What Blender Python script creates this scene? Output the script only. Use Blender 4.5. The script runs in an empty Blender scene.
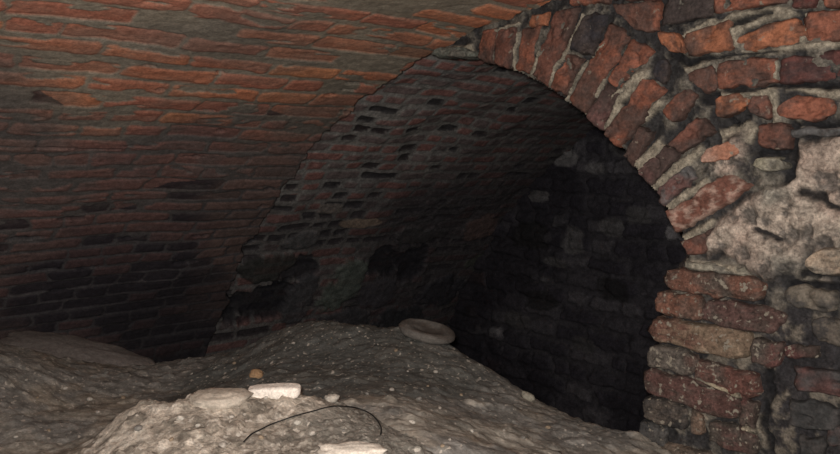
import bpy, math, random
import numpy as np
from mathutils import Matrix, Vector

random.seed(4)
rng = np.random.default_rng(4)
S = bpy.context.scene
COL = S.collection

# ------------------------------------------------------------------ camera, world, lamp, exposure
CZ = 1.2                                   # eye height above the cellar floor
FPX = 771.0                                # focal length in pixels of the 840 px frame
YAW, PITCH, ROLL = math.radians(47.8), math.radians(6.1), math.radians(1.2)
fwd = Vector((-math.sin(YAW) * math.cos(PITCH), math.cos(YAW) * math.cos(PITCH), -math.sin(PITCH)))
right0 = Vector((math.cos(YAW), math.sin(YAW), 0))
up0 = right0.cross(fwd)
right = right0 * math.cos(ROLL) + up0 * math.sin(ROLL)
up = right.cross(fwd)
cd = bpy.data.cameras.new('camera')
cam = bpy.data.objects.new('camera', cd)
COL.objects.link(cam)
cd.sensor_width = 36
cd.lens = 36 * FPX / 840
cd.clip_start = 0.02
mw = Matrix((right, up, -fwd)).transposed().to_4x4()
mw.translation = (0, 0, CZ)
cam.matrix_world = mw
S.camera = cam
S.view_settings.view_transform = 'Standard'
S.view_settings.look = 'None'
S.view_settings.gamma = 1
S.view_settings.exposure = 0.0

w = bpy.data.worlds.new('world')
S.world = w
w.use_nodes = True
w.node_tree.nodes['Background'].inputs[0].default_value = (0.6, 0.68, 1.0, 1)
w.node_tree.nodes['Background'].inputs[1].default_value = 0.018

# the torch the visitor holds up beside the eye: a spot with a soft edge
ld = bpy.data.lights.new('hand_torch_light', 'SPOT')
ld.energy = 140
ld.color = (1.0, 0.94, 0.88)
ld.shadow_soft_size = 0.02
ld.spot_size = math.radians(150)
ld.spot_blend = 1.0
lo = bpy.data.objects.new('hand_torch_light', ld)
COL.objects.link(lo)
lpos = Vector((0, 0, CZ)) + right * -0.02 + up * 0.03
lo.location = lpos
lo.rotation_euler = (fwd + 0.0 * right + 0.02 * up).to_track_quat('-Z', 'Y').to_euler()

# ------------------------------------------------------------------ numpy noise
def _h(ix, iy, iz, seed):
    n = (ix.astype(np.int64) * 374761393 + iy.astype(np.int64) * 668265263 + iz.astype(np.int64) * 2147483647 + seed * 974711) & 0xFFFFFFFF
    n = ((n ^ (n >> 13)) * 1274126177) & 0xFFFFFFFF
    n = n ^ (n >> 16)
    n = (n * 2246822519) & 0xFFFFFFFF
    return ((n ^ (n >> 15)) & 0xFFFFFF) / float(0xFFFFFF)

def hsh(a, b, seed=0):
    a = np.asarray(a); b = np.asarray(b)
    return _h(a, b, a * 0, seed)

def vn(x, y, seed=0):
    x = np.asarray(x, float); y = np.asarray(y, float)
    ix = np.floor(x); iy = np.floor(y)
    fx = x - ix; fy = y - iy
    fx = fx * fx * fx * (fx * (fx * 6 - 15) + 10); fy = fy * fy * fy * (fy * (fy * 6 - 15) + 10)
    ix = ix.astype(np.int64); iy = iy.astype(np.int64)
    a = hsh(ix, iy, seed); b = hsh(ix + 1, iy, seed); c = hsh(ix, iy + 1, seed); d = hsh(ix + 1, iy + 1, seed)
    return (a * (1 - fx) + b * fx) * (1 - fy) + (c * (1 - fx) + d * fx) * fy

def fbm(x, y, seed=0, octv=4, gain=0.5):
    t = 0; amp = 1; tot = 0
    c, s = math.cos(0.6), math.sin(0.6)
    for o in range(octv):
        t = t + amp * vn(x, y, seed + o * 17)
        tot += amp; amp *= gain
        x, y = (x * c - y * s) * 2.03 + 5.1, (x * s + y * c) * 2.03 + 1.7
    return t / tot                        # 0..1

def sm(a, b, x):
    t = np.clip((x - a) / (b - a), 0, 1)
    return t * t * (3 - 2 * t)

def mixc(c1, c2, t):
    t = np.asarray(t)[..., None]
    return c1 * (1 - t) + c2 * t

# ------------------------------------------------------------------ mesh helpers
def link_mesh(name, verts, faces, mat, cols=None, parent=None, smooth=True):
    me = bpy.data.meshes.new(name)
    verts = np.asarray(verts, np.float32).reshape(-1, 3)
    faces = np.asarray(faces, np.int32)
    me.vertices.add(len(verts)); me.vertices.foreach_set('co', verts.ravel())
    nf, k = faces.shape
    me.loops.add(nf * k); me.loops.foreach_set('vertex_index', faces.ravel())
    me.polygons.add(nf)
    me.polygons.foreach_set('loop_start', np.arange(0, nf * k, k, dtype=np.int32))
    me.polygons.foreach_set('loop_total', np.full(nf, k, np.int32))
    me.update(calc_edges=True)
    me.validate()
    if smooth:
        me.polygons.foreach_set('use_smooth', np.ones(len(me.polygons), bool))
    if cols is not None:
        a = me.color_attributes.new('col', 'FLOAT_COLOR', 'POINT')
        c4 = np.ones((len(verts), 4), np.float32); c4[:, :3] = np.clip(np.asarray(cols).reshape(-1, 3), 0, 1)
        a.data.foreach_set('color', c4.ravel())
    me.materials.append(mat)
    o = bpy.data.objects.new(name, me)
    COL.objects.link(o)
    if parent: o.parent = parent
    return o

def grid_faces(n, m, mask=None, flip=False):
    i, j = np.meshgrid(np.arange(n - 1), np.arange(m - 1), indexing='ij')
    a = i * m + j
    f = np.stack([a, a + m, a + m + 1, a + 1], -1)
    if flip: f = f[..., ::-1]
    f = f.reshape(-1, 4)
    if mask is not None:
        mk = mask.ravel()
        f = f[mk[f].all(1)]
    return f

def compact(verts, faces, cols):
    used = np.unique(faces)
    mp = np.full(len(verts), -1); mp[used] = np.arange(len(used))
    return verts[used], mp[faces], cols[used]

def lumps(x, y, scale, seed, dens=.6):      # half-buried clods: height 0..1 and an id per clod
    x = np.asarray(x, float) * scale; y = np.asarray(y, float) * scale
    ix = np.floor(x).astype(np.int64); iy = np.floor(y).astype(np.int64)
    best = np.zeros(x.shape); ident = np.zeros(x.shape)
    for a in (-1, 0, 1):
        for b in (-1, 0, 1):
            cx, cy = ix + a, iy + b
            px = cx + hsh(cx, cy, seed); py = cy + hsh(cx, cy, seed + 1)
            r = .18 + .42 * hsh(cx, cy, seed + 2) ** 2
            an = hsh(cx, cy, seed + 4) * 3.14; ca, sa = np.cos(an), np.sin(an)
            u = (x - px) * ca + (y - py) * sa; v = -(x - px) * sa + (y - py) * ca
            q = 1 - (np.abs(u / r) ** 2.5 + np.abs(v / (r * .7)) ** 2.5)
            h = np.sqrt(np.clip(q, 0, 1)) * r * 1.4 * (hsh(cx, cy, seed + 3) < dens)
            ident = np.where(h > best, hsh(cx, cy, seed + 5), ident); best = np.maximum(best, h)
    return best, ident

class Bag:                                 # collects pieces into one mesh
    def __init__(s): s.v = []; s.f = []; s.c = []; s.n = 0
    def add(s, v, f, c):
        v = np.asarray(v).reshape(-1, 3)
        s.v.append(v); s.f.append(np.asarray(f) + s.n); s.c.append(np.asarray(c).reshape(-1, 3)); s.n += len(v)
    def build(s, name, mat, parent=None):
        return link_mesh(name, np.concatenate(s.v), np.concatenate(s.f), mat, np.concatenate(s.c), parent)

def tag(o, label=None, cat=None, group=None, kind=None):
    if label: o['label'] = label
    if cat: o['category'] = cat
    if group: o['group'] = group
    if kind: o['kind'] = kind
    return o

# ------------------------------------------------------------------ materials (albedo from the attribute 'col', broken up by noise)
def material(name, fine=60, var=0.5, bump=0.4, rough=0.9, speck=None, spec=0.25, dist=0.01, speck_t=0.7):
    m = bpy.data.materials.new(name); m.use_nodes = True
    nt = m.node_tree; N = nt.nodes; L = nt.links
    b = N['Principled BSDF']
    b.inputs['Roughness'].default_value = rough
    b.inputs['Specular IOR Level'].default_value = spec
    at = N.new('ShaderNodeAttribute'); at.attribute_name = 'col'
    tc = N.new('ShaderNodeTexCoord')
    n1 = N.new('ShaderNodeTexNoise'); n1.inputs['Scale'].default_value = fine; n1.inputs['Detail'].default_value = 6; n1.inputs['Roughness'].default_value = 0.65
    L.new(tc.outputs['Object'], n1.inputs['Vector'])
    mr = N.new('ShaderNodeMapRange'); mr.inputs[1].default_value = 0.3; mr.inputs[2].default_value = 0.7
    mr.inputs[3].default_value = 1 - var; mr.inputs[4].default_value = 1 + var
    L.new(n1.outputs['Fac'], mr.inputs[0])
    mul = N.new('ShaderNodeVectorMath'); mul.operation = 'SCALE'
    L.new(at.outputs['Color'], mul.inputs[0]); L.new(mr.outputs[0], mul.inputs['Scale'])
    n5 = N.new('ShaderNodeTexNoise'); n5.inputs['Scale'].default_value = fine * 3.2; n5.inputs['Detail'].default_value = 4; n5.inputs['Roughness'].default_value = 0.7
    L.new(tc.outputs['Object'], n5.inputs['Vector'])
    m5 = N.new('ShaderNodeMapRange'); m5.inputs[1].default_value = 0.33; m5.inputs[2].default_value = 0.67
    m5.inputs[3].default_value = 1 - var * .9; m5.inputs[4].default_value = 1 + var * .9
    L.new(n5.outputs['Fac'], m5.inputs[0])
    mu2 = N.new('ShaderNodeVectorMath'); mu2.operation = 'SCALE'
    L.new(mul.outputs[0], mu2.inputs[0]); L.new(m5.outputs[0], mu2.inputs['Scale'])
    out = mu2.outputs[0]
    if speck:
        n2 = N.new('ShaderNodeTexNoise'); n2.inputs['Scale'].default_value = speck[1]; n2.inputs['Detail'].default_value = 3
        L.new(tc.outputs['Object'], n2.inputs['Vector'])
        m2 = N.new('ShaderNodeMapRange'); m2.inputs[1].default_value = speck_t - 0.05; m2.inputs[2].default_value = speck_t + 0.02
        L.new(n2.outputs['Fac'], m2.inputs[0])
        mx = N.new('ShaderNodeMix'); mx.data_type = 'RGBA'
        L.new(m2.outputs[0], mx.inputs['Factor']); L.new(out, mx.inputs['A']); mx.inputs['B'].default_value = (*speck[0], 1)
        out = mx.outputs['Result']
    L.new(out, b.inputs['Base Color'])
    n3 = N.new('ShaderNodeTexNoise'); n3.inputs['Scale'].default_value = fine * 1.6; n3.inputs['Detail'].default_value = 8; n3.inputs['Roughness'].default_value = 0.7
    L.new(tc.outputs['Object'], n3.inputs['Vector'])
    bp = N.new('ShaderNodeBump'); bp.inputs['Strength'].default_value = bump; bp.inputs['Distance'].default_value = dist
    L.new(n3.outputs['Fac'], bp.inputs['Height']); L.new(bp.outputs[0], b.inputs['Normal'])
    return m

M_vault = material('vault_brick_and_lime', 45, 0.28, 0.5, 0.92, dist=0.006)
M_far = material('sooty_vault_brick', 30, 0.38, 0.5, 0.95, dist=0.006)
M_face = material('fired_brick', 38, 0.38, 0.55, 0.85, speck=((0.24, 0.205, 0.165), 45), speck_t=0.72, dist=0.006)
M_pier = material('dusty_brick', 42, 0.5, 0.9, 0.92, speck=((0.30, 0.27, 0.22), 70), speck_t=0.65, dist=0.010)
M_mortar = material('lime_mortar', 40, 0.5, 0.8, 0.95, dist=0.012)
M_soil = material('dusty_soil', 40, 0.3, 0.5, 0.97, speck=((0.50, 0.46, 0.40), 75), speck_t=0.66, dist=0.008)
M_lime = material('lime_rubble_dust', 50, 0.35, 0.9, 0.95, speck=((0.62, 0.57, 0.5), 70), speck_t=0.66, dist=0.012)
M_stone = material('weathered_stone', 60, 0.25, 0.6, 0.85, dist=0.005)
M_wire = material('black_rubber', 60, 0.1, 0.1, 0.6, dist=0.002)

# ------------------------------------------------------------------ geometry of the place
D = 1.87                                   # the arch wall stands at y = D
XC, ZC, R1, R2 = -1.2, CZ - 2.37, 2.82, 2.91
YB = 3.85                                  # back wall of the chamber

def ray(px, py):
    return (fwd * FPX + right * (px - 420) + up * (227 - py)).normalized()
def on_wall(px, py, y=D):
    d = ray(px, py); t = y / d.y
    return d.x * t, CZ + d.z * t
def on_vault(px, py, R):                   # -> (y, arc length from the crown)
    d = ray(px, py)
    a = d.x ** 2 + d.z ** 2; b = 2 * (d.x * -XC + d.z * (CZ - ZC)); c = XC ** 2 + (CZ - ZC) ** 2 - R * R
    t = (-b + math.sqrt(b * b - 4 * a * c)) / (2 * a)
    x, y, z = d.x * t, d.y * t, CZ + d.z * t
    return y, R * math.atan2(XC - x, z - ZC)

def bricks(v, s, course, length, joint, seed, header=0.35, wob=0.006):
    """irregular coursed brickwork: inside-distance, id hashes"""
    s2 = s + 0.010 * (fbm(v * 1.7, s * 1.7, seed + 1, 3) - 0.5) * 2 + wob * 0.9 * (fbm(v * 14, s * 22, seed + 2, 3) - 0.5) * 2
    v2 = v + 0.02 * (fbm(v * 3, s * 9, seed + 3, 3) - 0.5) * 2 + wob * 1.5 * (fbm(v * 20, s * 20, seed + 4, 2) - 0.5) * 2
    row = np.floor(s2 / course).astype(np.int64)
    fs = s2 / course - row
    ds = np.minimum(fs, 1 - fs) * course
    off = hsh(row, row * 0, seed + 5) * 0.3 + (row % 2) * 0.5
    u = v2 / length + off
    cell = np.floor(u).astype(np.int64)
    e0 = cell + (hsh(cell, row, seed + 6) - 0.5) * 0.25
    e1 = cell + 1 + (hsh(cell + 1, row, seed + 6) - 0.5) * 0.25
    cell = np.where(u < e0, cell - 1, np.where(u > e1, cell + 1, cell))
    e0 = cell + (hsh(cell, row, seed + 6) - 0.5) * 0.25
    e1 = cell + 1 + (hsh(cell + 1, row, seed + 6) - 0.5) * 0.25
    split = hsh(cell, row, seed + 7) < header
    mid = (e0 + e1) / 2
    half = np.where(split & (u > mid), 1, 0)
    a = np.where(split & (half == 1), mid, e0); b = np.where(split & (half == 0), mid, e1)
    dv = np.minimum(u - a, b - u) * length
    r = 0.014
    thin = hsh(cell * 2 + half, row, seed + 12) * 0.006
    A = np.maximum(0, r - (ds - joint / 2 - thin)); B = np.maximum(0, r - (dv - joint / 2))
    d = r - np.sqrt(A * A + B * B) + wob * (fbm(v * 25, s * 40, seed + 8, 3) - 0.5)
    key = cell * 2 + half
    return d, hsh(key, row, seed + 9), hsh(key, row, seed + 10), hsh(key, row, seed + 11)

def nonuni(a, fa, fb, b, fine, coarse):
    return np.unique(np.concatenate([np.arange(a, fa, coarse), np.arange(fa, fb, fine), np.arange(fb, b + coarse, coarse)]))

C = lambda *a: np.array(a, float)

# ---- near vault
yv = nonuni(-1.1, 0.15, D + 0.12, D + 0.13, 0.0055, 0.03)
sv = nonuni(-2.9, 0.1, 3.1, 3.7, 0.0050, 0.03)
V, SS = np.meshgrid(yv, sv, indexing='ij')
tab = np.linspace(-3, 4, 1400); sc_ = 1.28 - 0.50 * sm(0.9, 2.6, tab)     # tall courses near the crown, thinner ones at the foot
cum = np.concatenate([[0], np.cumsum((1 / sc_)[:-1] * np.diff(tab))])
SQ = np.interp(SS, tab, cum)
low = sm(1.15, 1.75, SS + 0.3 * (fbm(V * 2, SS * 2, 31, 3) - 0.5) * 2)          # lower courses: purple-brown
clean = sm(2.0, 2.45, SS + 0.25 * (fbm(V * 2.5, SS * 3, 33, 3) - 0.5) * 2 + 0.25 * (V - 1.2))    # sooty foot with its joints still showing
d, h1, h2, h3 = bricks(V, SQ, 0.083, 0.29, 0.012, 3, 0.15 + 0.45 * clean, 0.006)
smear = fbm(V * 3.2, SS * 13, 21, 4)
d = d + 0.003 - (1 - clean) * 0.010 * sm(0.52, 0.70, smear) - (1 - clean) * 0.022 * sm(0.63, 0.74, fbm(V * 7, SS * 22, 77, 3)) - 0.03 * (h2 > 0.955) * (1 - clean)
bm_ = sm(-0.003, 0.006, d)
bc = mixc(C(.60, .235, .125), C(.45, .18, .12), sm(0.2, 0.8, h1))
bc = mixc(bc, C(.62, .29, .14), 0.6 * sm(0.7, 0.95, h2))
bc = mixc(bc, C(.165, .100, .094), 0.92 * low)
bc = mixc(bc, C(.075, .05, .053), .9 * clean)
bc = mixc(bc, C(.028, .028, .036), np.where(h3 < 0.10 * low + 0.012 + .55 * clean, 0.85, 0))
stain = fbm(V * 1.6, SS * 2.2, 41, 4)
bc = mixc(bc, C(.20, .14, .12), 0.55 * sm(0.42, 0.62, stain))
mc = mixc(C(.34, .29, .22), C(.25, .225, .185), fbm(V * 4, SS * 6, 51, 3))
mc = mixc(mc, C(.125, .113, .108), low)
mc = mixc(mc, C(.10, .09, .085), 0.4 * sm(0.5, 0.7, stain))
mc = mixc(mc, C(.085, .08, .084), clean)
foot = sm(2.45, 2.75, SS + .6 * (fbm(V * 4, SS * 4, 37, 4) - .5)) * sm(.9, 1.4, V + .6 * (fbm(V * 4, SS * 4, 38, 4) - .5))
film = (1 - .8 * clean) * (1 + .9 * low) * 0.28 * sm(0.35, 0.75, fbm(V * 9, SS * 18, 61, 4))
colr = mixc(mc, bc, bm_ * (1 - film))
colr = mixc(colr, C(.025, .023, .028), .6 * foot)  # painted-in shade over the sooty lowest courses next to the arch wall
# empty sockets: small black pits
pit = np.zeros_like(V)
pts = [(354, 85, .045, .013), (350, 92, .03, .007), (404, 87, .03, .009), (350, 114, .05, .011), (220, 72, .014, .008), (222, 133, .02, .012), (196, 158, .05, .006),
       (160, 90, .012, .014), (210, 112, .04, .006), (27, 238, .07, .012), (70, 219, .06, .012), (90, 268, .06, .011), (45, 270, .05, .01), (200, 235, .05, .012),
       (124, 240, .03, .010), (185, 262, .06, .011), (60, 291, .04, .012), (262, 205, .03, .016), (268, 188, .03, .012), (330, 96, .03, .006), (150, 66, .02, .008), (100, 150, .10, .005), (60, 148, .08, .004), (140, 147, .06, .004)]
for px, py, ra, rb in pts:
    y0, s0 = on_vault(px, py, R1)
    q = ((V - y0) / ra) ** 2 + ((SS - s0) / rb) ** 2 + 0.9 * (fbm(V * 45, SS * 45, 71, 2) - 0.5) * 2
    pit = np.maximum(pit, sm(1.15, 0.5, q))
colr = mixc(colr, C(.018, .018, .022), 0.9 * pit)
hgt = 0.004 * bm_ * sm(0, 0.012, d) - 0.02 * pit + 0.004 * (fbm(V * 30, SS * 40, 81, 4) - 0.5) + 0.03 * (fbm(V * 2.5, SS * 2.5, 91, 3) - 0.5) - 0.006 * np.where((h3 < .3), 1, 0) * bm_
rowe = np.floor(SQ / 0.083).astype(np.int64)
yend = D + 0.015 + 0.03 * (hsh(rowe, rowe * 0, 101) - 0.5) + 0.07 * (fbm(SS * 10, V * 0, 111, 3) - 0.5)
th = SS / R1; rr = R1 - hgt
edge = np.minimum(V, yend)                      # the last courses stop raggedly at the wall plane
over = np.maximum(V - yend, 0)
rr = rr + np.minimum(over * 3, 0.2)
X = XC - rr * np.sin(th); Z = ZC + rr * np.cos(th)
P = np.stack([X, edge, Z], -1)
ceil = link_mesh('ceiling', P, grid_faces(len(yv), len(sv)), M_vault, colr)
tag(ceil, kind='structure')

# ---- far vault beyond the arch
yv = nonuni(D - 0.1, D - 0.09, YB + 0.1, YB + 0.1, 0.009, 0.03)
sv = nonuni(-2.9, 0.5, 3.5, 4.2, 0.0065, 0.04)
V, SS = np.meshgrid(yv, sv, indexing='ij')
d, h1, h2, h3 = bricks(V, SS, 0.078, 0.22, 0.016, 203, 0.6, 0.005)
d = d - 0.006 * sm(0.5, 0.7, fbm(V * 5, SS * 14, 221, 4))
bm_ = sm(-0.001, 0.006, d)
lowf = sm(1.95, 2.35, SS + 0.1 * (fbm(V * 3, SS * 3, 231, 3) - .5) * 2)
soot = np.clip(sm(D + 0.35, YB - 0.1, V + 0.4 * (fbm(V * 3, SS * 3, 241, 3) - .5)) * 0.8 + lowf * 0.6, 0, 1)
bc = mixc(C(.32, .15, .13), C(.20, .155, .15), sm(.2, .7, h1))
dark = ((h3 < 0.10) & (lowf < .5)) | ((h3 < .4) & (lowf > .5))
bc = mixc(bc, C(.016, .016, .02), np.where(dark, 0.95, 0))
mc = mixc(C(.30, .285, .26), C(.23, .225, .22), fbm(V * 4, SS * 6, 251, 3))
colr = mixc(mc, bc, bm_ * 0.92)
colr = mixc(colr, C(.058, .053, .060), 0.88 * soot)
hgt = 0.003 * bm_ - 0.01 * np.where(dark, 1, 0) * sm(0.002, 0.01, d) + 0.005 * (fbm(V * 30, SS * 40, 261, 4) - 0.5) + 0.05 * (fbm(V * 3, SS * 3, 271, 3) - 0.5)
# rubble stones let into the foot of the vault
stones = [(342, 283, 17, 22, (.085, .100, .088), .025), (302, 268, 15, 14, (.02, .02, .024), -.03), (268, 268, 26, 12, (.030, .031, .029), .015),
          (262, 305, 32, 20, (.014, .014, .018), -.05), (300, 300, 13, 22, (.05, .05, .055), .012), (385, 262, 16, 14, (.018, .018, .022), -.03),
          (412, 265, 14, 16, (.02, .02, .025), -.03), (378, 292, 16, 15, (.05, .048, .055), .015), (362, 222, 20, 5, (.20, .155, .12), .01),
          (330, 208, 12, 6, (.13, .115, .105), .01), (420, 235, 22, 8, (.045, .043, .045), .01), (440, 290, 18, 13, (.03, .03, .036), .02),
          (482, 226, 15, 12, (.10, .07, .065), .015), (485, 262, 16, 10, (.06, .065, .055), .01), (240, 240, 16, 6, (.02, .02, .024), -.02), (345, 322, 25, 12, (.045, .045, .05), .02),
          (300, 240, 18, 8, (.07, .07, .072), .01), (395, 322, 22, 14, (.028, .03, .034), .02)]
for px, py, rx, ry, c, bump in stones:
    y0, s0 = on_vault(px, py, R2)
    y1, s1 = on_vault(px + rx, py, R2); y2, s2 = on_vault(px, py + ry, R2)
    ax, ay = abs(y1 - y0), abs(s2 - s0)
    q = np.abs((V - y0) / ax) ** 2.6 + np.abs((SS - s0) / ay) ** 2.6 + 1.3 * (fbm(V * 11, SS * 11, 281 + px, 4, .6) - 0.5) * 2
    t = sm(1.2, 0.7, q) * .85
    colr = mixc(colr, 1.5 * C(*c) * (0.8 + 0.4 * fbm(V * 20, SS * 20, 5, 3))[..., None], t)
    hgt = hgt * (1 - t) + bump * t * (1 - 0.3 * np.clip(q, 0, 1)) + 0.01 * t * (fbm(V * 14, SS * 14, 9, 3) - .5)
th = SS / R2; rr = R2 - hgt
P = np.stack([XC - rr * np.sin(th), V, ZC + rr * np.cos(th)], -1)
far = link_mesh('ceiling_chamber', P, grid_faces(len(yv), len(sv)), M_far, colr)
tag(far, kind='structure')

# ---- back wall of the chamber
xv = nonuni(-4.1, -3.6, -1.2, 1.8, 0.010, 0.05); zv = nonuni(-0.9, -0.4, 1.8, 1.85, 0.010, 0.05)
XX, ZZ = np.meshgrid(xv, zv, indexing='ij')
d, h1, h2, h3 = bricks(XX, ZZ, 0.115, 0.27, 0.025, 303, 0.35, 0.022)
bm_ = sm(-0.002, 0.010, d)
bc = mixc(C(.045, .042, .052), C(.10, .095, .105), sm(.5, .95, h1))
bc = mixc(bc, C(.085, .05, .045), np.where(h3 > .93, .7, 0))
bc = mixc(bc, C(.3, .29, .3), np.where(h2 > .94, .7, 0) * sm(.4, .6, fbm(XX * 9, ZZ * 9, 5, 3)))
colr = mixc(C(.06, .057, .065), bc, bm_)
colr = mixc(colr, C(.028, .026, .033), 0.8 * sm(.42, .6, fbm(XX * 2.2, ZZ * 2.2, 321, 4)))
for px, py, rx, ry, c in [(566, 158, 13, 9, .30), (598, 168, 10, 6, .24), (628, 148, 16, 10, .17), (540, 196, 9, 5, .20), (575, 240, 12, 14, .20), (612, 228, 14, 10, .17), (556, 262, 12, 5, .15), (640, 215, 12, 9, .15), (520, 320, 14, 8, .11), (585, 345, 14, 8, .10), (545, 300, 16, 10, .03), (530, 235, 20, 14, .03), (615, 290, 18, 12, .03)]:
    x0, z0 = on_wall(px, py, YB); x1, _ = on_wall(px + rx, py, YB); _, z1 = on_wall(px, py + ry, YB)
    q = np.abs((XX - x0) / (x1 - x0)) ** 3 + np.abs((ZZ - z0) / (z1 - z0)) ** 3 + .8 * (fbm(XX * 9, ZZ * 9, px, 3) - .5) * 2
    colr = mixc(colr, C(c, c * .97, c * .98) * .75, sm(1.2, .6, q) * .7)
hgt = 0.03 * bm_ * (0.4 + h2) + 0.03 * (fbm(XX * 6, ZZ * 6, 331, 4) - .5)
P = np.stack([XX, YB - hgt, ZZ], -1)
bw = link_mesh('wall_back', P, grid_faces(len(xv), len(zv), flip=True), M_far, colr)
tag(bw, kind='structure')

# ---- the arch wall (mortar body), pierced by the opening
op = [on_wall(*p) for p in [(405, 44), (420, 51), (450, 55), (482, 63), (512, 73), (543, 90), (572, 110), (602, 133), (628, 162), (652, 193), (670, 224), (684, 252), (680, 262),
                            (672, 270), (664, 300), (656, 340), (650, 370), (648, 400), (645, 430), (642, 470), (638, 540), (634, 640)]]
op = np.array(op)
poly = np.concatenate([op, [[op[-1, 0], -1.0], [-5, -1.0], [-5, op[0, 1] + .5], [op[0, 0] - .1, op[0, 1] + .5]]])
def inside(poly, x, z):
    r = np.zeros(np.shape(x), bool); n = len(poly)
    for i in range(n):
        x0, z0 = poly[i]; x1, z1 = poly[(i + 1) % n]
        if z0 == z1: continue
        c = ((z0 > z) != (z1 > z)) & (x < (x1 - x0) * (z - z0) / (z1 - z0) + x0)
        r ^= c
    return r
def poly_sd(poly, x, z):                    # signed distance, positive inside
    dm = np.full(np.shape(x), 9.0); n = len(poly)
    for i in range(n):
        a = np.array(poly[i]); b = np.array(poly[(i + 1) % n]); e = b - a
        t = np.clip(((x - a[0]) * e[0] + (z - a[1]) * e[1]) / (e @ e + 1e-12), 0, 1)
        dm = np.minimum(dm, np.hypot(x - a[0] - e[0] * t, z - a[1] - e[1] * t))
    return np.where(inside(poly, x, z), dm, -dm)

def plist(pts): return [on_wall(*p) for p in pts]
PL = [plist([(797, 141), (875, 128), (880, 250), (812, 250), (790, 262), (765, 275), (735, 268), (708, 256), (702, 243), (716, 228), (735, 215), (752, 196), (775, 186), (796, 178), (790, 165)]),
      plist([(808, 250), (880, 240), (880, 272), (815, 279)]),
      plist([(700, 165), (735, 133), (748, 128), (752, 150), (735, 178), (712, 180)])]
PALE = [  # smaller pale mortar smears (pixel polygon)
    [(596, 122), (625, 90), (634, 84), (640, 80), (648, 76), (652, 66), (640, 70), (620, 88), (604, 112)],
    [(632, 170), (660, 142), (668, 146), (640, 176)], [(652, 187), (700, 150), (712, 148), (690, 166), (656, 192)], [(664, 207), (705, 178), (712, 182), (670, 214)],
    [(676, 238), (712, 218), (716, 226), (684, 244)], [(686, 258), (740, 266), (748, 276), (690, 268)], [(696, 30), (735, 12), (790, 4), (800, 14), (750, 28), (735, 40), (728, 24)],
    [(745, 52), (845, 38), (845, 47), (745, 57)], [(684, 66), (715, 60), (705, 68), (688, 74)], [(720, 90), (780, 86), (782, 96), (745, 100), (722, 98)], [(785, 90), (845, 84), (845, 100), (815, 97)],
    [(718, 130), (745, 118), (758, 128), (752, 145), (722, 145)], [(430, 50), (470, 44), (476, 56), (440, 58)]]
PALE = [plist(p) for p in PALE]

xv = nonuni(op[0, 0] - .12, op[0, 0], -0.55, 1.5, 0.0048, 0.04); zv = nonuni(-0.6, 0.15, 1.72, 1.75, 0.0048, 0.04)
XX, ZZ = np.meshgrid(xv, zv, indexing='ij')
plm = np.zeros_like(XX)
wx = XX + 0.03 * (fbm(XX * 14, ZZ * 14, 401, 4) - .5) * 2; wz = ZZ + 0.03 * (fbm(XX * 14, ZZ * 14, 411, 4) - .5) * 2
for p in PL: plm = np.maximum(plm, sm(-0.006, 0.02, poly_sd(p, wx, wz)))
pal = np.zeros_like(XX)
wx = XX + 0.008 * (fbm(XX * 30, ZZ * 30, 421, 3) - .5) * 2; wz = ZZ + 0.008 * (fbm(XX * 30, ZZ * 30, 431, 3) - .5) * 2
for p in PALE: pal = np.maximum(pal, sm(-0.003, 0.006, poly_sd(p, wx, wz)))
for (a, b, wd) in [((516, 70), (519, 34), .006), ((531, 76), (542, 54), .006), ((549, 84), (567, 50), .007), ((567, 50), (583, 16), .007), ((568, 98), (586, 62), .005), ((592, 56), (604, 42), .006), ((585, 115), (607, 80), .006), ((602, 132), (622, 100), .012),
                   ((622, 100), (646, 74), .012), ((636, 168), (658, 142), .010), ((655, 188), (700, 148), .010), ((668, 208), (708, 180), .010), ((680, 240), (712, 222), .009), ((640, 122), (660, 104), .010), ((495, 30), (520, 24), .006), ((686, 34), (715, 20), .006), ((735, 24), (739, 46), .006), ((806, 14), (805, 42), .007), ((777, 62), (777, 80), .005), ((776, 96), (777, 122), .010)]:
    pa = np.array(on_wall(*a)); pb = np.array(on_wall(*b)); e = pb - pa
    t = np.clip(((wx - pa[0]) * e[0] + (wz - pa[1]) * e[1]) / (e @ e), 0, 1)
    pal = np.maximum(pal, sm(1.2, .7, np.hypot(wx - pa[0] - e[0] * t, wz - pa[1] - e[1] * t) / wd))
grit = fbm(XX * 22, ZZ * 22, 441, 5, .6)
big = fbm(XX * 6, ZZ * 8, 451, 4)
sx, sz = on_wall(770, 285); 
lower = sm(sz + .02, sz - .1, ZZ)
mc = mixc(C(.038, .037, .038), C(.17, .155, .13), sm(.44, .70, grit))
mc = mixc(mc, C(.035, .033, .036) , 0.85 * lower * sm(.66, .48, big))
mc = mixc(mc, C(.20, .175, .14), 0.7 * lower * sm(.58, .68, grit))
pc = mixc(C(.43, .365, .305), C(.28, .26, .22), sm(.38, .6, big))
pc = mixc(pc, C(.40, .30, .25), 0.5 * sm(.5, .65, fbm(XX * 9, ZZ * 9, 461, 3)))
pc = mixc(pc, C(.085, .08, .075), sm(.47, .36, grit) * .8)
colr = mixc(mc, C(.36, .32, .25), pal * 0.85)
colr = mixc(colr, pc, plm)
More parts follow.
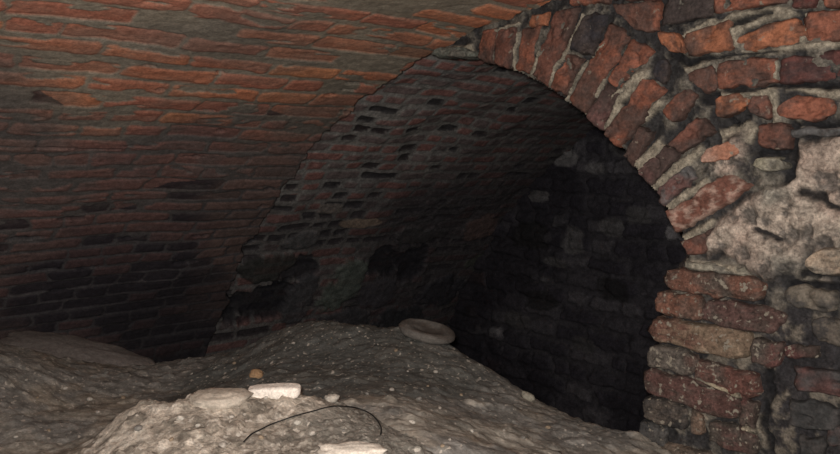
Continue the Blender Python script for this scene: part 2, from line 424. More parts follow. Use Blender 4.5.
# dark open crevices
cx_ = XX + 0.05 * (fbm(XX * 9, ZZ * 9, 491, 4, .6) - .5); cz_ = ZZ + 0.03 * (fbm(XX * 9, ZZ * 9, 493, 4, .6) - .5)
crv = np.zeros_like(XX)
for (a, b, wd) in [((688, 60), (735, 53), .007), ((716, 55), (780, 52), .004), ((722, 88), (845, 83), .008), ((795, 127), (845, 124), .006), ((796, 138), (850, 133), .006), ((790, 125), (797, 160), .014),
                   ((797, 160), (788, 178), .012), ((758, 130), (760, 155), .012), ((760, 155), (792, 152), .008), ((806, 192), (822, 198), .014), ((822, 200), (842, 212), .008), ((758, 226), (785, 238), .006),
                   ((715, 30), (770, 14), .010), ((668, 55), (690, 62), .012), ((716, 104), (732, 124), .010), ((732, 124), (745, 116), .008), ((804, 276), (835, 279), .010), ((700, 99), (716, 96), .016),
                   ((762, 290), (762, 330), .012), ((770, 370), (768, 450), .012), ((664, 26), (715, 12), .006), ((786, 284), (840, 292), .01)]:
    pa = np.array(on_wall(*a)); pb = np.array(on_wall(*b)); e = pb - pa
    t = np.clip(((cx_ - pa[0]) * e[0] + (cz_ - pa[1]) * e[1]) / (e @ e), 0, 1)
    dd = np.hypot(cx_ - pa[0] - e[0] * t, cz_ - pa[1] - e[1] * t) / wd + 0.9 * (fbm(XX * 30, ZZ * 30, 471, 3) - .5)
    crv = np.maximum(crv, sm(1.2, .5, dd))
colr = mixc(colr, C(.016, .016, .018), crv * .95)
hgt = 0.012 * (grit - .5) * 2 + 0.016 * (big - .5) * 2 - 0.006 + pal * .012 + plm * (.022 + .03 * (big - .5) + .03 * (grit - .5)) - 0.014 * crv
sd = poly_sd(poly, XX, ZZ)
mask = sd < -0.012
P = np.stack([XX, D - hgt, ZZ], -1)
v_, f_, c_ = compact(P.reshape(-1, 3), grid_faces(len(xv), len(zv), mask, flip=True), colr.reshape(-1, 3))
bag = Bag(); bag.add(v_, f_, c_)
# reveal of the opening and the far face of the wall
TH = 0.34
opf = []
for i in range(len(op) - 1):
    for k in range(12): opf.append(op[i] + (op[i + 1] - op[i]) * k / 12)
opf = np.array(opf)
ys = np.linspace(D + .004, D + TH, 14)
G = np.zeros((len(opf), len(ys), 3)); G[..., 0] = opf[:, :1]; G[..., 2] = opf[:, 1:]; G[..., 1] = ys[None]
nn = 0.02 * (fbm(np.arange(len(opf))[:, None] * .3 + 0 * ys[None], ys[None] * 14 + 0 * opf[:, :1], 481, 3) - .5)
G[..., 0] += nn + .016; G[..., 2] += nn + .016
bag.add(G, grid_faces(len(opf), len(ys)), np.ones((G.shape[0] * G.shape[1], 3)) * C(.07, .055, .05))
xb = np.linspace(op[0, 0], 1.5, 60); zb = np.linspace(-.6, 1.72, 60)
XB, ZB = np.meshgrid(xb, zb, indexing='ij')
mb = ~inside(poly, XB, ZB)
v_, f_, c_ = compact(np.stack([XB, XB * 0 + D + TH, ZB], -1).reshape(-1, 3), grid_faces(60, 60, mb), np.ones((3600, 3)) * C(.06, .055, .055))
bag.add(v_, f_, c_)
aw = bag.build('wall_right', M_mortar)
tag(aw, 'brick cross wall of the cellar pierced by a low arched opening', kind='structure')

# ---- the bricks of that wall, each laid on the plane y = D
def brick_chunk(bag, quad, col, out=0.012, back=0.06, seed=0, wob=0.006, dirt=0.5, dirtc=(.065, .05, .045), rnd=0.12, tilt=0.0, n=34, m=18, grow=1.08):
    q = np.array([on_wall(*p) for p in quad])            # corners in order around
    mid = q.mean(0); q = mid + (q - mid) * grow
    L1 = np.linalg.norm(q[1] - q[0]); L2 = np.linalg.norm(q[3] - q[0])
    u = np.linspace(-1, 1, n); v = np.linspace(-1, 1, m)
    U, Vv = np.meshgrid(u, v, indexing='ij')
    # round the corners a little (squircle mapping)
    k = rnd
    U2 = U * np.sqrt(np.clip(1 - k * Vv ** 2 * U ** 2 * min(1, L2 / L1 + .1), 0, 1)); V2 = Vv * np.sqrt(np.clip(1 - k * U ** 2 * Vv ** 2, 0, 1))
    a = (U2 + 1) / 2; b = (V2 + 1) / 2
    x = (q[0, 0] * (1 - a) + q[1, 0] * a) * (1 - b) + (q[3, 0] * (1 - a) + q[2, 0] * a) * b
    z = (q[0, 1] * (1 - a) + q[1, 1] * a) * (1 - b) + (q[3, 1] * (1 - a) + q[2, 1] * a) * b
    o = seed * 3.7
    e = np.maximum(np.abs(U), np.abs(Vv)) ** 3
    x = x + wob * e * 2 * (fbm(x * 36 + o, z * 36, 501, 3) - .5) * 2; z = z + wob * e * 1.6 * (fbm(x * 36 + o, z * 36 + 7, 511, 3) - .5) * 2
    du = (1 - np.abs(U)) * L1 / 2; dv = (1 - np.abs(Vv)) * L2 / 2
    ed = np.minimum(du, dv)
    h = out * np.sqrt(np.clip(1 - (1 - np.clip(ed / 0.008, 0, 1)) ** 2, 0, 1)) + 0.010 * (fbm(x * 16 + o, z * 16, 521, 4) - .5) + 0.003 * (fbm(x * 70 + o, z * 70, 531, 3) - .5)
    h = h + tilt * U * 0.01 - 0.010 * sm(.62, .74, fbm(x * 24 + o, z * 24, 541, 3)) + .004 * (fbm(x * 40, z * 40 + o, 543, 3) - .5)
    P = np.stack([x, D - h, z], -1)
    dn = fbm(x * 11 + o, z * 11, 551, 4)
    cc = C(*col) * (0.8 + 0.4 * fbm(x * 30 + o, z * 30, 561, 3))[..., None]
    cc = mixc(cc, C(*dirtc), dirt * 1.5 * sm(.42, .68, dn))
    cc = mixc(cc, C(*dirtc) * 1.1, dirt * sm(.52, .62, fbm(x * 45 + o, z * 45, 571, 4, .65)))
    cc = mixc(cc, C(*dirtc) * .6, .55 * sm(.010, .0, ed) * (0.4 + .6 * (dn > .5)))
    f = grid_faces(n, m)
    idx = np.arange(n * m).reshape(n, m)
    ring = np.concatenate([idx[:, 0], idx[-1, 1:], idx[-2::-1, -1], idx[0, -2:0:-1]])
    rp = P.reshape(-1, 3)[ring].copy(); cen = P.reshape(-1, 3).mean(0)
    bk = rp.copy(); bk[:, 1] = D + back
    bk[:, 0] += (cen[0] - bk[:, 0]) * .03; bk[:, 2] += (cen[2] - bk[:, 2]) * .05
    K = len(ring); vv = np.concatenate([P.reshape(-1, 3), bk]); rb = n * m + np.arange(K)
    nx = np.roll(ring, -1); nb = np.roll(rb, -1)
    side = np.stack([ring, nx, nb, rb], -1)
    # orientation of the quad decides the winding
    area = sum(q[i, 0] * q[(i + 1) % 4, 1] - q[(i + 1) % 4, 0] * q[i, 1] for i in range(4))
    if area > 0: side = side[:, ::-1]
    else: f = f[:, ::-1]
    bag.add(vv, np.concatenate([f[:, ::-1], side[:, ::-1]]), np.concatenate([cc.reshape(-1, 3), np.tile(C(*col) * .5, (K, 1))]))

RED = (.24, .095, .062); ORG = (.32, .128, .07); BRN = (.165, .075, .056); PUR = (.125, .068, .062); DRK = (.038, .036, .042); PNK = (.42, .26, .20); GRY = (.065, .06, .058); DRD = (.13, .052, .045)
arch = Bag(); k = 0
for quad, col, kw in [
    ([(479, 60), (484, 31), (497, 27), (494, 64)], RED, {}),
    ([(495, 65), (498, 28), (518, 25), (514, 69)], BRN, {}),
    ([(518, 70), (523, 28), (543, 26), (531, 75)], RED, {}),
    ([(533, 14), (549, 12), (548, 27), (531, 25)], ORG, {}),
    ([(533, 77), (556, 10), (582, 5), (549, 86)], BRN, dict(col2=1)),
    ([(570, 50), (584, 14), (608, 13), (592, 57)], DRK, {}),
    ([(551, 88), (567, 52), (584, 60), (568, 99)], RED, {}),
    ([(569, 101), (612, 22), (632, 37), (586, 115)], RED, {}),
    ([(608, 80), (633, 38), (656, 53), (625, 91)], RED, {}),
    ([(586, 118), (607, 82), (622, 92), (602, 131)], PUR, {}),
    ([(603, 134), (645, 77), (666, 90), (621, 148)], RED, {}),
    ([(652, 79), (659, 57), (671, 60), (671, 86)], DRK, dict(rnd=.6)),
    ([(623, 156), (640, 125), (655, 131), (636, 168)], BRN, {}),
    ([(660, 112), (684, 87), (705, 95), (674, 124)], RED, dict(rnd=.5)),
    ([(638, 172), (665, 145), (680, 157), (654, 187)], PUR, {}),
    ([(667, 144), (697, 116), (718, 129), (684, 156)], BRN, {}),
    ([(653, 191), (688, 164), (700, 178), (664, 205)], PUR, dict(dirt=.6, dirtc=(.12, .12, .12))),
    ([(696, 166), (712, 144), (745, 141), (736, 160)], PNK, dict(dirtc=(.36, .16, .10), rnd=.7)),
    ([(667, 212), (728, 172), (757, 186), (678, 233)], BRN, dict(dirt=.6, dirtc=(.38, .28, .23))),
    ([(681, 241), (712, 227), (710, 252), (688, 257)], BRN, {}),
]:
    kw = dict(kw); kw.pop('col2', 0)
    brick_chunk(arch, quad, col, back=0.28, grow=1.02, seed=k, **kw); k += 1
arch.build('arch_ring', M_face, aw)

courses = Bag()
for quad, col, kw in [
    ([(613, 4), (661, 2), (658, 33), (634, 31)], RED, {}), ([(570, -16), (612, -14), (610, 2), (572, 5)], RED, {}), ([(616, -22), (662, -24), (661, -1), (616, 1)], BRN, {}),
    ([(664, 25), (668, -6), (716, -8), (713, 16)], DRK, dict(out=.004)),
    ([(717, 12), (718, -12), (786, -16), (782, 4)], RED, {}), ([(795, -12), (818, -14), (817, 8), (795, 9)], DRD, {}), ([(824, 9), (826, -12), (880, -16), (880, 3)], RED, {}),
    ([(656, 32), (685, 36), (690, 56), (668, 52)], ORG, dict(rnd=.5)), ([(687, 55), (688, 33), (731, 20), (738, 50)], ORG, {}), ([(739, 50), (737, 36), (803, 14), (804, 45)], ORG, dict(rnd=.4)),
    ([(808, 44), (807, 13), (880, 6), (880, 38)], RED, {}),
    ([(686, 73), (718, 63), (719, 95), (702, 91)], RED, dict(rnd=.5)), ([(720, 88), (719, 62), (777, 58), (778, 84)], RED, {}), ([(783, 84), (782, 57), (880, 49), (880, 77)], DRD, dict(dirt=.6, dirtc=(.05, .035, .035))),
    ([(717, 120), (716, 97), (748, 92), (748, 110)], ORG, dict(rnd=.6)), ([(751, 114), (750, 96), (773, 92), (772, 121)], BRN, dict(rnd=.5)), ([(779, 121), (780, 98), (834, 93), (839, 118)], RED, dict(rnd=.6)), ([(845, 117), (845, 93), (880, 91), (880, 114)], RED, {}),
    ([(761, 147), (759, 126), (788, 123), (788, 150)], BRN, {}), ([(793, 137), (793, 129), (870, 124), (870, 131)], (.10, .10, .10), dict(out=.008)),
    ([(797, 390), (799, 365), (880, 378), (880, 404)], (.11, .055, .05), dict(dirt=.7, dirtc=(.06, .055, .055))), ([(828, 446), (829, 424), (880, 430), (880, 450)], (.13, .07, .06), dict(dirt=.8, dirtc=(.06, .055, .055))),
    ([(790, 424), (792, 398), (840, 408), (838, 432)], GRY, dict(dirt=.7, dirtc=(.045, .045, .045))), ([(785, 303), (788, 284), (835, 292), (832, 314)], (.07, .065, .06), dict(dirt=.8, dirtc=(.15, .13, .105), rnd=.3, out=.006)),
    ([(815, 340), (812, 318), (850, 320), (850, 345)], (.11, .095, .08), dict(dirt=.8, dirtc=(.04, .038, .038), rnd=.3, out=.006)),
    ([(800, 460), (800, 436), (826, 440), (826, 466)], GRY, dict(dirt=.7, dirtc=(.04, .04, .04))),
]:
    brick_chunk(courses, quad, col, seed=k, **kw); k += 1
courses.build('brickwork', M_face, aw)

pier = Bag()
DST = (.085, .072, .062)
for quad, col, kw in [
    ([(667, 288), (668, 267), (763, 279), (760, 303)], (.17, .085, .062), dict(dirt=.6)),
    ([(659, 313), (660, 290), (704, 297), (702, 321)], (.19, .095, .068), {}), ([(705, 321), (706, 298), (783, 309), (778, 335)], (.11, .065, .058), dict(dirt=.5)),
    ([(652, 339), (653, 316), (752, 331), (749, 361)], (.15, .08, .062), dict(dirt=.5, dirtc=(.22, .17, .12))), ([(754, 362), (755, 336), (786, 343), (782, 369)], (.13, .065, .058), dict(dirt=.6)),
    ([(784, 356), (784, 346), (820, 347), (815, 358)], (.10, .045, .042), dict(out=.008)),
    ([(649, 364), (651, 343), (696, 353), (693, 375)], (.10, .065, .055), dict(dirt=.6, dirtc=(.13, .115, .10))), ([(696, 382), (699, 358), (760, 374), (758, 400)], (.145, .07, .058), {}),
    ([(646, 391), (647, 367), (740, 394), (738, 421)], (.12, .066, .058), dict(dirt=.5)), ([(742, 424), (743, 397), (758, 402), (757, 428)], (.13, .058, .052), {}),
    ([(645, 417), (646, 395), (690, 406), (688, 431)], (.12, .10, .085), dict(dirt=.8, dirtc=(.055, .05, .047))), ([(691, 432), (692, 408), (708, 414), (706, 434)], (.20, .14, .105), dict(rnd=.6)),
    ([(710, 440), (711, 418), (757, 430), (755, 456)], (.12, .065, .058), dict(dirt=.7)),
    ([(642, 442), (643, 421), (668, 428), (667, 446)], (.10, .095, .09), dict(dirt=.7, dirtc=(.06, .06, .06))), ([(650, 462), (652, 438), (742, 461), (740, 486)], (.17, .13, .10), dict(dirt=.6)),
    ([(640, 470), (641, 448), (649, 450), (648, 474)], GRY, {}), ([(744, 486), (746, 458), (775, 466), (775, 492)], DRD, {}),
]:
    brick_chunk(pier, quad, col, out=kw.pop('out', 0.018), grow=1.10, back=0.30, seed=k, dirtc=kw.pop('dirtc', DST), rnd=kw.pop('rnd', .3), wob=.006, **kw); k += 1
pier.build('pier', M_pier, aw)
lump = Bag()
for quad, col, kw in [
    ([(752, 170), (760, 156), (792, 158), (786, 174)], (.30, .28, .21), dict(rnd=.9, out=.022)), ([(687, 268), (688, 259), (745, 268), (748, 277)], (.27, .25, .20), dict(out=.014, back=.2)),
    ([(812, 277), (808, 252), (880, 243), (880, 270)], (.40, .31, .23), dict(rnd=.6, out=.035)), ([(697, 379), (699, 375), (742, 392), (740, 397)], (.45, .39, .28), dict(out=.022)),
    ([(742, 430), (743, 425), (760, 427), (760, 432)], (.42, .37, .28), dict(out=.022)), ([(432, 57), (438, 47), (472, 46), (476, 58)], (.16, .17, .145), dict(rnd=.7, out=.02)),
]:
    brick_chunk(lump, quad, col, seed=k, dirtc=(.16, .15, .13), **kw); k += 1
lump.build('mortar_lump', M_mortar, aw)

# ------------------------------------------------------------------ the heap that fills the cellar
def pt(px, py, t):                         # point at horizontal-forward depth t along a pixel's ray
    dd = fwd * FPX + right * (px - 420) + up * (227 - py)
    return Vector((0, 0, CZ)) + dd * (t / FPX)
def tps(ctrl, smooth=1e-4):
    A = np.array([[c[0], c[1]] for c in ctrl]); z = np.array([c[2] for c in ctrl]); n = len(A)
    def K(r2): return np.where(r2 > 0, r2 * np.log(np.maximum(r2, 1e-12)), 0) * .5
    r2 = ((A[:, None] - A[None]) ** 2).sum(-1)
    M = np.zeros((n + 3, n + 3)); M[:n, :n] = K(r2) + smooth * np.eye(n); M[:n, n] = 1; M[:n, n + 1:] = A; M[n, :n] = 1; M[n + 1:, :n] = A.T
    w_ = np.linalg.solve(M, np.concatenate([z, [0, 0, 0]]))
    def f(x, y):
        x = np.asarray(x, float); y = np.asarray(y, float)
        out = w_[n] + w_[n + 1] * x + w_[n + 2] * y
        for i in range(n): out = out + w_[i] * K((x - A[i, 0]) ** 2 + (y - A[i, 1]) ** 2)
        return out
    return f
crest = [(-60, 330, 2.45), (0, 341, 2.6), (40, 356, 2.75), (90, 368, 2.95), (145, 372, 3.15), (205, 363, 3.2), (255, 349, 3.05), (285, 333, 2.98), (320, 323, 2.9), (360, 325, 2.85), (400, 330, 2.78), (450, 347, 2.68), (480, 365, 2.6),
         (510, 386, 2.52), (560, 413, 2.4), (610, 432, 2.28), (640, 434, 2.2)]
ctrl = []
for px, py, t in crest:
    p = pt(px, py, t); ctrl.append(p)
    hz = Vector((p.x, p.y, 0)).normalized()
    if px > 180:
        b = p + hz * .28; b.z = p.z - .24; ctrl.append(b)
        b = p + hz * .75; b.z = p.z - .75; ctrl.append(b)
    elif px > 60:
        b = p + hz * .25; b.z = p.z - .12; ctrl.append(b)
for px, py, t in [(0, 454, 1.95), (-60, 400, 2.1), (100, 454, 1.85), (100, 410, 2.3), (20, 400, 2.25), (180, 400, 2.3), (256, 378, 2.35), (310, 400, 2.0), (380, 380, 2.15), (320, 350, 2.6), (420, 360, 2.45), (200, 385, 2.6),
                  (335, 405, 1.80), (385, 421, 1.68), (425, 445, 1.54), (320, 454, 1.62), (430, 458, 1.50), (450, 400, 2.05), (520, 454, 1.75), (520, 420, 2.1), (600, 454, 1.95), (700, 500, 1.8), (800, 560, 1.5), (400, 600, 1.0), (0, 600, 1.3), (700, 700, 1.0), (-200, 480, 1.7)]:
    ctrl.append(pt(px, py, t))
ctrl += [Vector((-1.5, 3.0, CZ - 1.95)), Vector((-2.8, 3.3, CZ - 1.95)), Vector((-1.3, 3.8, CZ - 2.0)), Vector((-3.2, 3.8, CZ - 2.0)), Vector((0, 3.4, CZ - 1.9)), Vector((.8, 1.4, CZ - .85)), Vector((0, -.8, CZ - .9)), Vector((-2.5, -.8, CZ - .9)), Vector((-4.2, 1.0, CZ - 1.0)), Vector((1.2, 0, CZ - .95))]
base = tps(ctrl)
def soil(x, y):
    return base(x, y) + 0.009 * lumps(x, y, 19, 900)[0] + 0.006 * lumps(x, y, 45, 910)[0] + 0.035 * (fbm(x * 5, y * 5, 601, 3) - .5) + 0.014 * (fbm(x * 17, y * 17, 611, 4, .6) - .5) + 0.008 * (fbm(x * 60, y * 60, 621, 3) - .5)
xv = nonuni(-4.2, -3.7, -.5, 1.5, .0095, .05); yv = nonuni(-.8, .3, 2.9, 3.95, .0095, .05)
XX, YY = np.meshgrid(xv, yv, indexing='ij')
ZZ = soil(XX, YY)
g1 = fbm(XX * 5, YY * 5, 631, 4); g2 = fbm(XX * 30, YY * 30, 641, 4, .6)
cc = mixc(C(.24, .232, .215), C(.35, .325, .28), sm(.35, .65, g1))
cc = mixc(cc, C(.31, .255, .19), .5 * sm(.55, .7, fbm(XX * 9, YY * 9, 651, 3)))
cc = mixc(cc, C(.10, .095, .085), .5 * sm(.45, .34, g2)); cc = mixc(cc, C(.36, .33, .28), .7 * sm(.66, .74, g2))
for sc_, sd_, a_ in ((19, 900, .5), (45, 910, .45)):
    hh, ii = lumps(XX, YY, sc_, sd_)
    cc = cc * (1 + a_ * (ii - .45) * sm(.02, .12, hh))[..., None]
    cc = mixc(cc, C(.48, .44, .38), .8 * (ii > .95) * sm(.02, .12, hh))
# the chalky right-hand slope and darker grey-green middle
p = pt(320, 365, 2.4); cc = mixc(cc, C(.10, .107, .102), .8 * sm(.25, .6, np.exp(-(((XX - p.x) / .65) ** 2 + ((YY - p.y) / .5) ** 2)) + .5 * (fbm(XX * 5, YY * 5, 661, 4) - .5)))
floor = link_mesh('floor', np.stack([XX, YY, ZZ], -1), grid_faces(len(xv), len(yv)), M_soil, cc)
tag(floor, kind='structure')

def drop(px, py, f=None, t0=.8, t1=4.5):     # where a pixel's ray meets a height field
    f = f or soil
    dd = (fwd * FPX + right * (px - 420) + up * (227 - py)) / FPX
    t = np.linspace(t0, t1, 1500)
    hit = np.nonzero(CZ + dd.z * t < f(dd.x * t, dd.y * t))[0]
    return pt(px, py, t[hit[0]] if len(hit) else t1)

# ---- pale lime rubble mound in the foreground
lc = [(118, 416, 1.62), (135, 408, 1.64), (152, 403, 1.66), (172, 407, 1.66), (188, 404, 1.66), (200, 397, 1.68), (230, 395, 1.68), (262, 400, 1.70), (300, 401, 1.73), (335, 408, 1.76), (385, 424, 1.66), (425, 448, 1.52)]
lctrl = []; 
for px, py, t in lc:
    p = pt(px, py, t); lctrl.append(p)
    hz = Vector((p.x, p.y, 0)).normalized()
    if px > 300:                           # to the right the lime thins out into the soil
        b = p + hz * .2; b.z = float(base(b.x, b.y)) - .03; lctrl.append(b); continue
    b = p + hz * .10; b.z = p.z - .14; lctrl.append(b)
    b = p + hz * .3; b.z = p.z - .35; lctrl.append(b)
for px, py, t in [(60, 470, 1.5), (100, 440, 1.56), (20, 520, 1.35), (200, 440, 1.45), (300, 440, 1.47), (380, 454, 1.36), (250, 425, 1.52), (150, 454, 1.42), (250, 480, 1.28), (350, 480, 1.24), (200, 560, 1.08), (380, 600, .95), (60, 600, 1.05)]:
    lctrl.append(pt(px, py, t))
p = pt(40, 430, 1.62); lctrl.append(Vector((p.x, p.y, p.z - .12))); p = pt(470, 470, 1.43); lctrl.append(Vector((p.x, p.y, float(base(p.x, p.y)) - .04))); p = pt(470, 560, 1.08); lctrl.append(Vector((p.x, p.y, float(base(p.x, p.y)) - .04)))
lbase = tps(lctrl)
def lime(x, y):
    return lbase(x, y) + 0.013 * lumps(x, y, 24, 920, .8)[0] + 0.008 * lumps(x, y, 60, 930, .8)[0] + 0.006 * (fbm(x * 14, y * 14, 701, 4, .6) - .5) + 0.007 * (fbm(x * 45, y * 45, 711, 4, .65) - .5)
q0 = pt(-20, 600, 1.6); 
xv = np.arange(-1.95, -.35, .0055); yv = np.arange(.25, 1.55, .0055)
XX, YY = np.meshgrid(xv, yv, indexing='ij')
ZL = lime(XX, YY); ZS = soil(XX, YY)
mask = ZL > ZS - .04
g1 = fbm(XX * 8, YY * 8, 721, 4); g2 = fbm(XX * 45, YY * 45, 731, 4, .65)
cc = mixc(C(.33, .285, .235), C(.52, .455, .38), sm(.38, .62, g1)); cc = mixc(cc, C(.66, .60, .52), .75 * sm(.58, .68, g2)); cc = mixc(cc, C(.16, .145, .12), .65 * sm(.46, .36, g2))
for sc_, sd_, a_ in ((24, 920, .35), (60, 930, .4)):
    hh, ii = lumps(XX, YY, sc_, sd_, .8)
    cc = cc * (1 + a_ * (ii - .5) * sm(.02, .12, hh))[..., None]
lat = XX * right0.x + YY * right0.y + .16 * (fbm(XX * 9, YY * 9, 741, 4) - .5) * 2
cc = mixc(cc, C(.21, .20, .175), .85 * sm(-.30, -.06, lat))
cc = mixc(cc, C(.19, .18, .16), .8 * sm(-.66, -.85, lat))
v_, f_, c_ = compact(np.stack([XX, YY, ZL], -1).reshape(-1, 3), grid_faces(len(xv), len(yv), mask), cc.reshape(-1, 3))
lm = link_mesh('lime_rubble', v_, f_, M_lime, c_)
tag(lm, 'pale mound of crumbled lime and plaster rubble in the foreground of the dark soil heap', 'rubble', kind='stuff')

def ground(x, y): return np.maximum(soil(x, y), np.where((np.asarray(x) > -1.94) & (np.asarray(x) < -.36) & (np.asarray(y) > .26) & (np.asarray(y) < 1.54), lime(x, y), -9))

# ------------------------------------------------------------------ loose stones
def stone_mesh(name, size, col, seed, power=2.0, rough=.12, n=40, m=24, col2=None, material_=None, fine=1.0, pz=None):
    th = np.linspace(0, 2 * math.pi, n, endpoint=False); ph = np.linspace(-math.pi / 2 + .05, math.pi / 2 - .05, m)
    T, Ph = np.meshgrid(th, ph, indexing='ij')
    def sg(a, p): return np.sign(a) * np.abs(a) ** p
    e = 2 / power
    x = sg(np.cos(Ph), e) * sg(np.cos(T), e); y = sg(np.cos(Ph), e) * sg(np.sin(T), e); z = sg(np.sin(Ph), e)
    if pz:
        x = sg(np.cos(Ph), 2 / pz) * sg(np.cos(T), e); y = sg(np.cos(Ph), 2 / pz) * sg(np.sin(T), e); z = sg(np.sin(Ph), 1.0)
        z = z - .55 * np.clip(z, 0, 1) * sm(.85, .35, np.hypot(x, y))
    nz = fbm(x * 1.5 + z * .9 + seed, y * 1.5 + z * 1.1 - seed, 801 + seed, 4, .6) - .5
    nf = fbm(x * 6 * fine + z * 4 + seed, y * 6 * fine + z * 5, 821 + seed, 3) - .5
    k_ = 1 + rough * 2 * nz + rough * .6 * nf
    P = np.stack([x * k_ * size[0] / 2, y * k_ * size[1] / 2, z * k_ * size[2] / 2], -1)
    cc = C(*col) * (.85 + .3 * (nf + .5))[..., None]
    if col2: cc = mixc(cc, C(*col2), sm(.5, .6, nz + .5))
    v = P.reshape(-1, 3); idx = np.arange(n * m).reshape(n, m)
    nxt = np.roll(idx, -1, 0)
    f = np.stack([idx[:, :-1], nxt[:, :-1], nxt[:, 1:], idx[:, 1:]], -1).reshape(-1, 4)
    # caps
    v = np.concatenate([v, [P[:, 0].mean(0)], [P[:, -1].mean(0)]]); c = np.concatenate([cc.reshape(-1, 3), [cc[0, 0]], [cc[0, -1]]])
    a = n * m
    cap = [[idx[(i + 1) % n, 0], idx[i, 0], a, a] for i in range(0, n)] + [[idx[i, -1], idx[(i + 1) % n, -1], a + 1, a + 1] for i in range(0, n)]
    me_o = link_mesh(name, v, f, material_ or M_stone, c)
    bpy_me = me_o.data
    import bmesh
    b = bmesh.new(); b.from_mesh(bpy_me); b.verts.ensure_lookup_table()
    for q in cap:
        try:
            fc = b.faces.new([b.verts[int(i)] for i in q[:3]]); fc.smooth = True
        except ValueError: pass
    bmesh.ops.recalc_face_normals(b, faces=b.faces)
    b.to_mesh(bpy_me); b.free()
    return me_o

def put(o, p, rx, ry, rz):
    o.location = p; o.rotation_euler = (rx, ry, rz); return o
yw = YAW                                    # rotation that lines +x with the picture's right

p = drop(274, 397, ground)
o = put(stone_mesh('brick_fragment', (.115, .045, .030), (.74, .68, .61), 3, 4.0, .10), Vector((p.x, p.y, float(ground(p.x, p.y)) + .010)), 0, math.radians(-4), yw)
tag(o, 'white lime-coated brick fragment lying on the crest of the pale rubble', 'brick')
p = drop(219, 399, ground)
o = put(stone_mesh('plaster_slab', (.130, .09, .030), (.42, .37, .31), 7, 2.6, .22), Vector((p.x, p.y, float(ground(p.x, p.y)) - .001)), 0, math.radians(-3), yw)
tag(o, 'broad beige plaster slab half sunk in the rubble, left of the white brick fragment', 'plaster slab')
p = drop(427, 339, ground)
o = put(stone_mesh('flat_stone', (.195, .14, .042), (.15, .138, .125), 12, 2.1, .07, col2=(.10, .085, .075), pz=5), Vector((p.x, p.y, float(ground(p.x, p.y)) + .026)), math.radians(12), math.radians(11), yw)
tag(o, 'flat rounded grey stone lying tilted on the ridge of the heap', 'stone')
p = drop(528, 400, ground)
o = put(stone_mesh('stone_chip', (.045, .03, .025), (.30, .28, .23), 15, 2.3, .2), Vector((p.x, p.y, float(ground(p.x, p.y)) + .010)), 0, math.radians(25), yw)
tag(o, 'small pale chip on the right slope of the heap against the dark opening', 'stone')
p = drop(256, 377, ground)
o = put(stone_mesh('ochre_stone', (.042, .035, .030), (.36, .23, .13), 19, 2.2, .2), Vector((p.x, p.y, float(ground(p.x, p.y)) + .006)), .2, .1, yw)
tag(o, 'ochre brown pebble in the dark soil above the white brick fragment', 'stone')
p = drop(352, 452, ground)
o = put(stone_mesh('plaster_chunk', (.115, .06, .022), (.58, .53, .46), 23, 2.2, .24), Vector((p.x, p.y, float(ground(p.x, p.y)) + .0)), 0, 0, yw)
tag(o, 'pale chunk of plaster at the bottom edge below the black wire', 'plaster chunk')
p = drop(332, 400, ground)
o = put(stone_mesh('lime_lump', (.03, .026, .016), (.36, .33, .285), 29, 2.3, .3), Vector((p.x, p.y, float(ground(p.x, p.y)) + .004)), 0, 0, yw)
tag(o, 'pale lime lump between the white brick fragment and the black wire', 'lump')

# grey slab of hardened silt at the foot of the vault, behind the left ridge
pa = on_vault(30, 345, R1); 
sb = [(2, 338), (25, 333), (70, 337), (76, 352), (110, 362), (145, 367), (146, 373), (110, 372), (60, 360), (30, 352)]
top = [pt(a, b, 3.0 + .0022 * a - .28) for a, b in sb]
cx = sum((t_ for t_ in top), Vector()) / len(top)
prof = stone_mesh('silt_slab', (.58, .24, .10), (.18, .16, .148), 33, 2.6, .16, n=70, m=36)
p = pt(76, 354, 2.90)
put(prof, p + Vector((0, 0, -.02)), math.radians(14), math.radians(11.0), yw)
tag(prof, 'long smooth grey slab of silt at the foot of the left vault behind the ridge', 'slab')

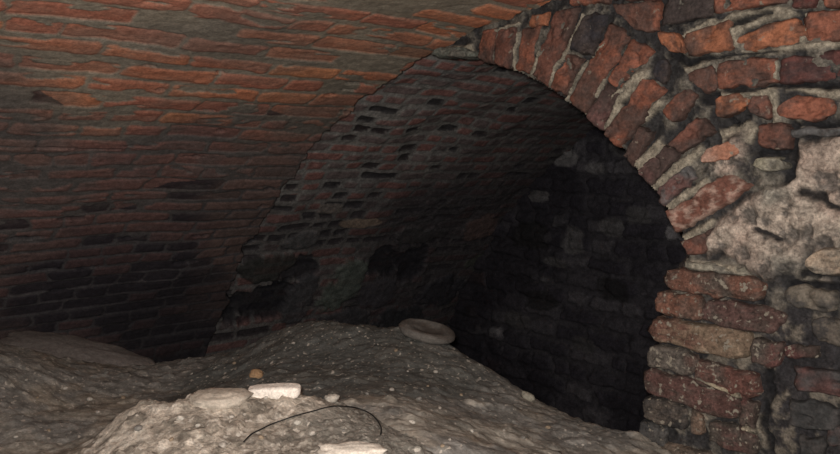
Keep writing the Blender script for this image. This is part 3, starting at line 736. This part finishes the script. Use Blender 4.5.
# ---- pebbles strewn over the heap: countable ones, each an object
peb = [stone_mesh('pebble', (.022, .018, .014), c, 40 + i, 2.2, .22, n=14, m=8) for i, c in enumerate([(.36, .33, .29), (.45, .42, .37), (.27, .21, .15), (.17, .16, .145)])]
spots = [(75, 380), (62, 388), (40, 400), (20, 418), (95, 415), (90, 402), (120, 398), (160, 388), (30, 380), (12, 440), (50, 430), (110, 374), (175, 378), (190, 372), (235, 362), (285, 352), (297, 345), (262, 400), (330, 340), (352, 360), (380, 345),
         (405, 372), (430, 385), (415, 400), (440, 410), (437, 372), (460, 395), (480, 410), (500, 430), (470, 430), (545, 430), (520, 440), (450, 440), (580, 445), (400, 350), (365, 395), (395, 390), (410, 425), (443, 447), (600, 440),
         (233, 418), (200, 425), (170, 440), (140, 430), (310, 435), (295, 425), (260, 440), (345, 432), (220, 445), (180, 418)]
for i, (px, py) in enumerate(spots):
    k_ = i % 4
    px += random.uniform(-4, 4); py += random.uniform(-2, 2)
    if i < 4: o = peb[i]
    else:
        o = peb[k_].copy(); COL.objects.link(o)
    p = drop(px, py, ground); s = random.uniform(.35, .85)
    o.scale = (s, s, s); put(o, Vector((p.x, p.y, float(ground(p.x, p.y)) + .003 * s)), random.uniform(-.4, .4), random.uniform(-.4, .4), random.uniform(0, 6))
    kind_ = ['grey-beige', 'whitish', 'brown', 'dark grey'][k_]
    onlime = float(lime(p.x, p.y)) > float(soil(p.x, p.y)) and p.y < 1.54
    where = 'on the pale lime rubble in the foreground' if onlime else 'on the dark soil left of the pale rubble' if px < 215 else 'on the soil of the right slope below the flat stone' if px > 400 else 'on the dark soil hump behind the white brick fragment'
    tag(o, 'small %s pebble lying %s' % (kind_, where), 'pebble', '%s pebbles %s' % (kind_, where))

# ---- black wire looping over the rubble
wp = [(244, 444), (252, 436), (262, 431), (278, 424), (295, 418), (312, 414), (327, 409), (340, 408), (354, 409), (366, 413), (376, 420), (382, 430), (380, 440)]
pts3 = []
for i in range(len(wp) - 1):
    for j in range(4):
        a = j / 4; px = wp[i][0] * (1 - a) + wp[i + 1][0] * a; py = wp[i][1] * (1 - a) + wp[i + 1][1] * a
        p = drop(px, py, ground); pts3.append(Vector((p.x, p.y, float(ground(p.x, p.y)) + .004)))
for _ in range(3): pts3 = [pts3[0]] + [(pts3[i - 1] + pts3[i] * 2 + pts3[i + 1]) / 4 for i in range(1, len(pts3) - 1)] + [pts3[-1]]
wv = []; K = 8
for i, p in enumerate(pts3):
    tdir = (pts3[min(i + 1, len(pts3) - 1)] - pts3[max(i - 1, 0)]).normalized()
    a = tdir.cross(Vector((0, 0, 1))).normalized(); b = tdir.cross(a)
    for q in range(K):
        an = q / K * 2 * math.pi; wv.append(p + (a * math.cos(an) + b * math.sin(an)) * .0014)
n = len(pts3); idx = np.arange(n * K).reshape(n, K); nx = np.roll(idx, -1, 1)
f = np.stack([idx[:-1], nx[:-1], nx[1:], idx[1:]], -1).reshape(-1, 4)
o = link_mesh('wire', np.array([tuple(v) for v in wv]), f, M_wire, np.ones((n * K, 3)) * .012)
tag(o, 'thin black wire curving over the pale rubble below the white brick fragment', 'wire')
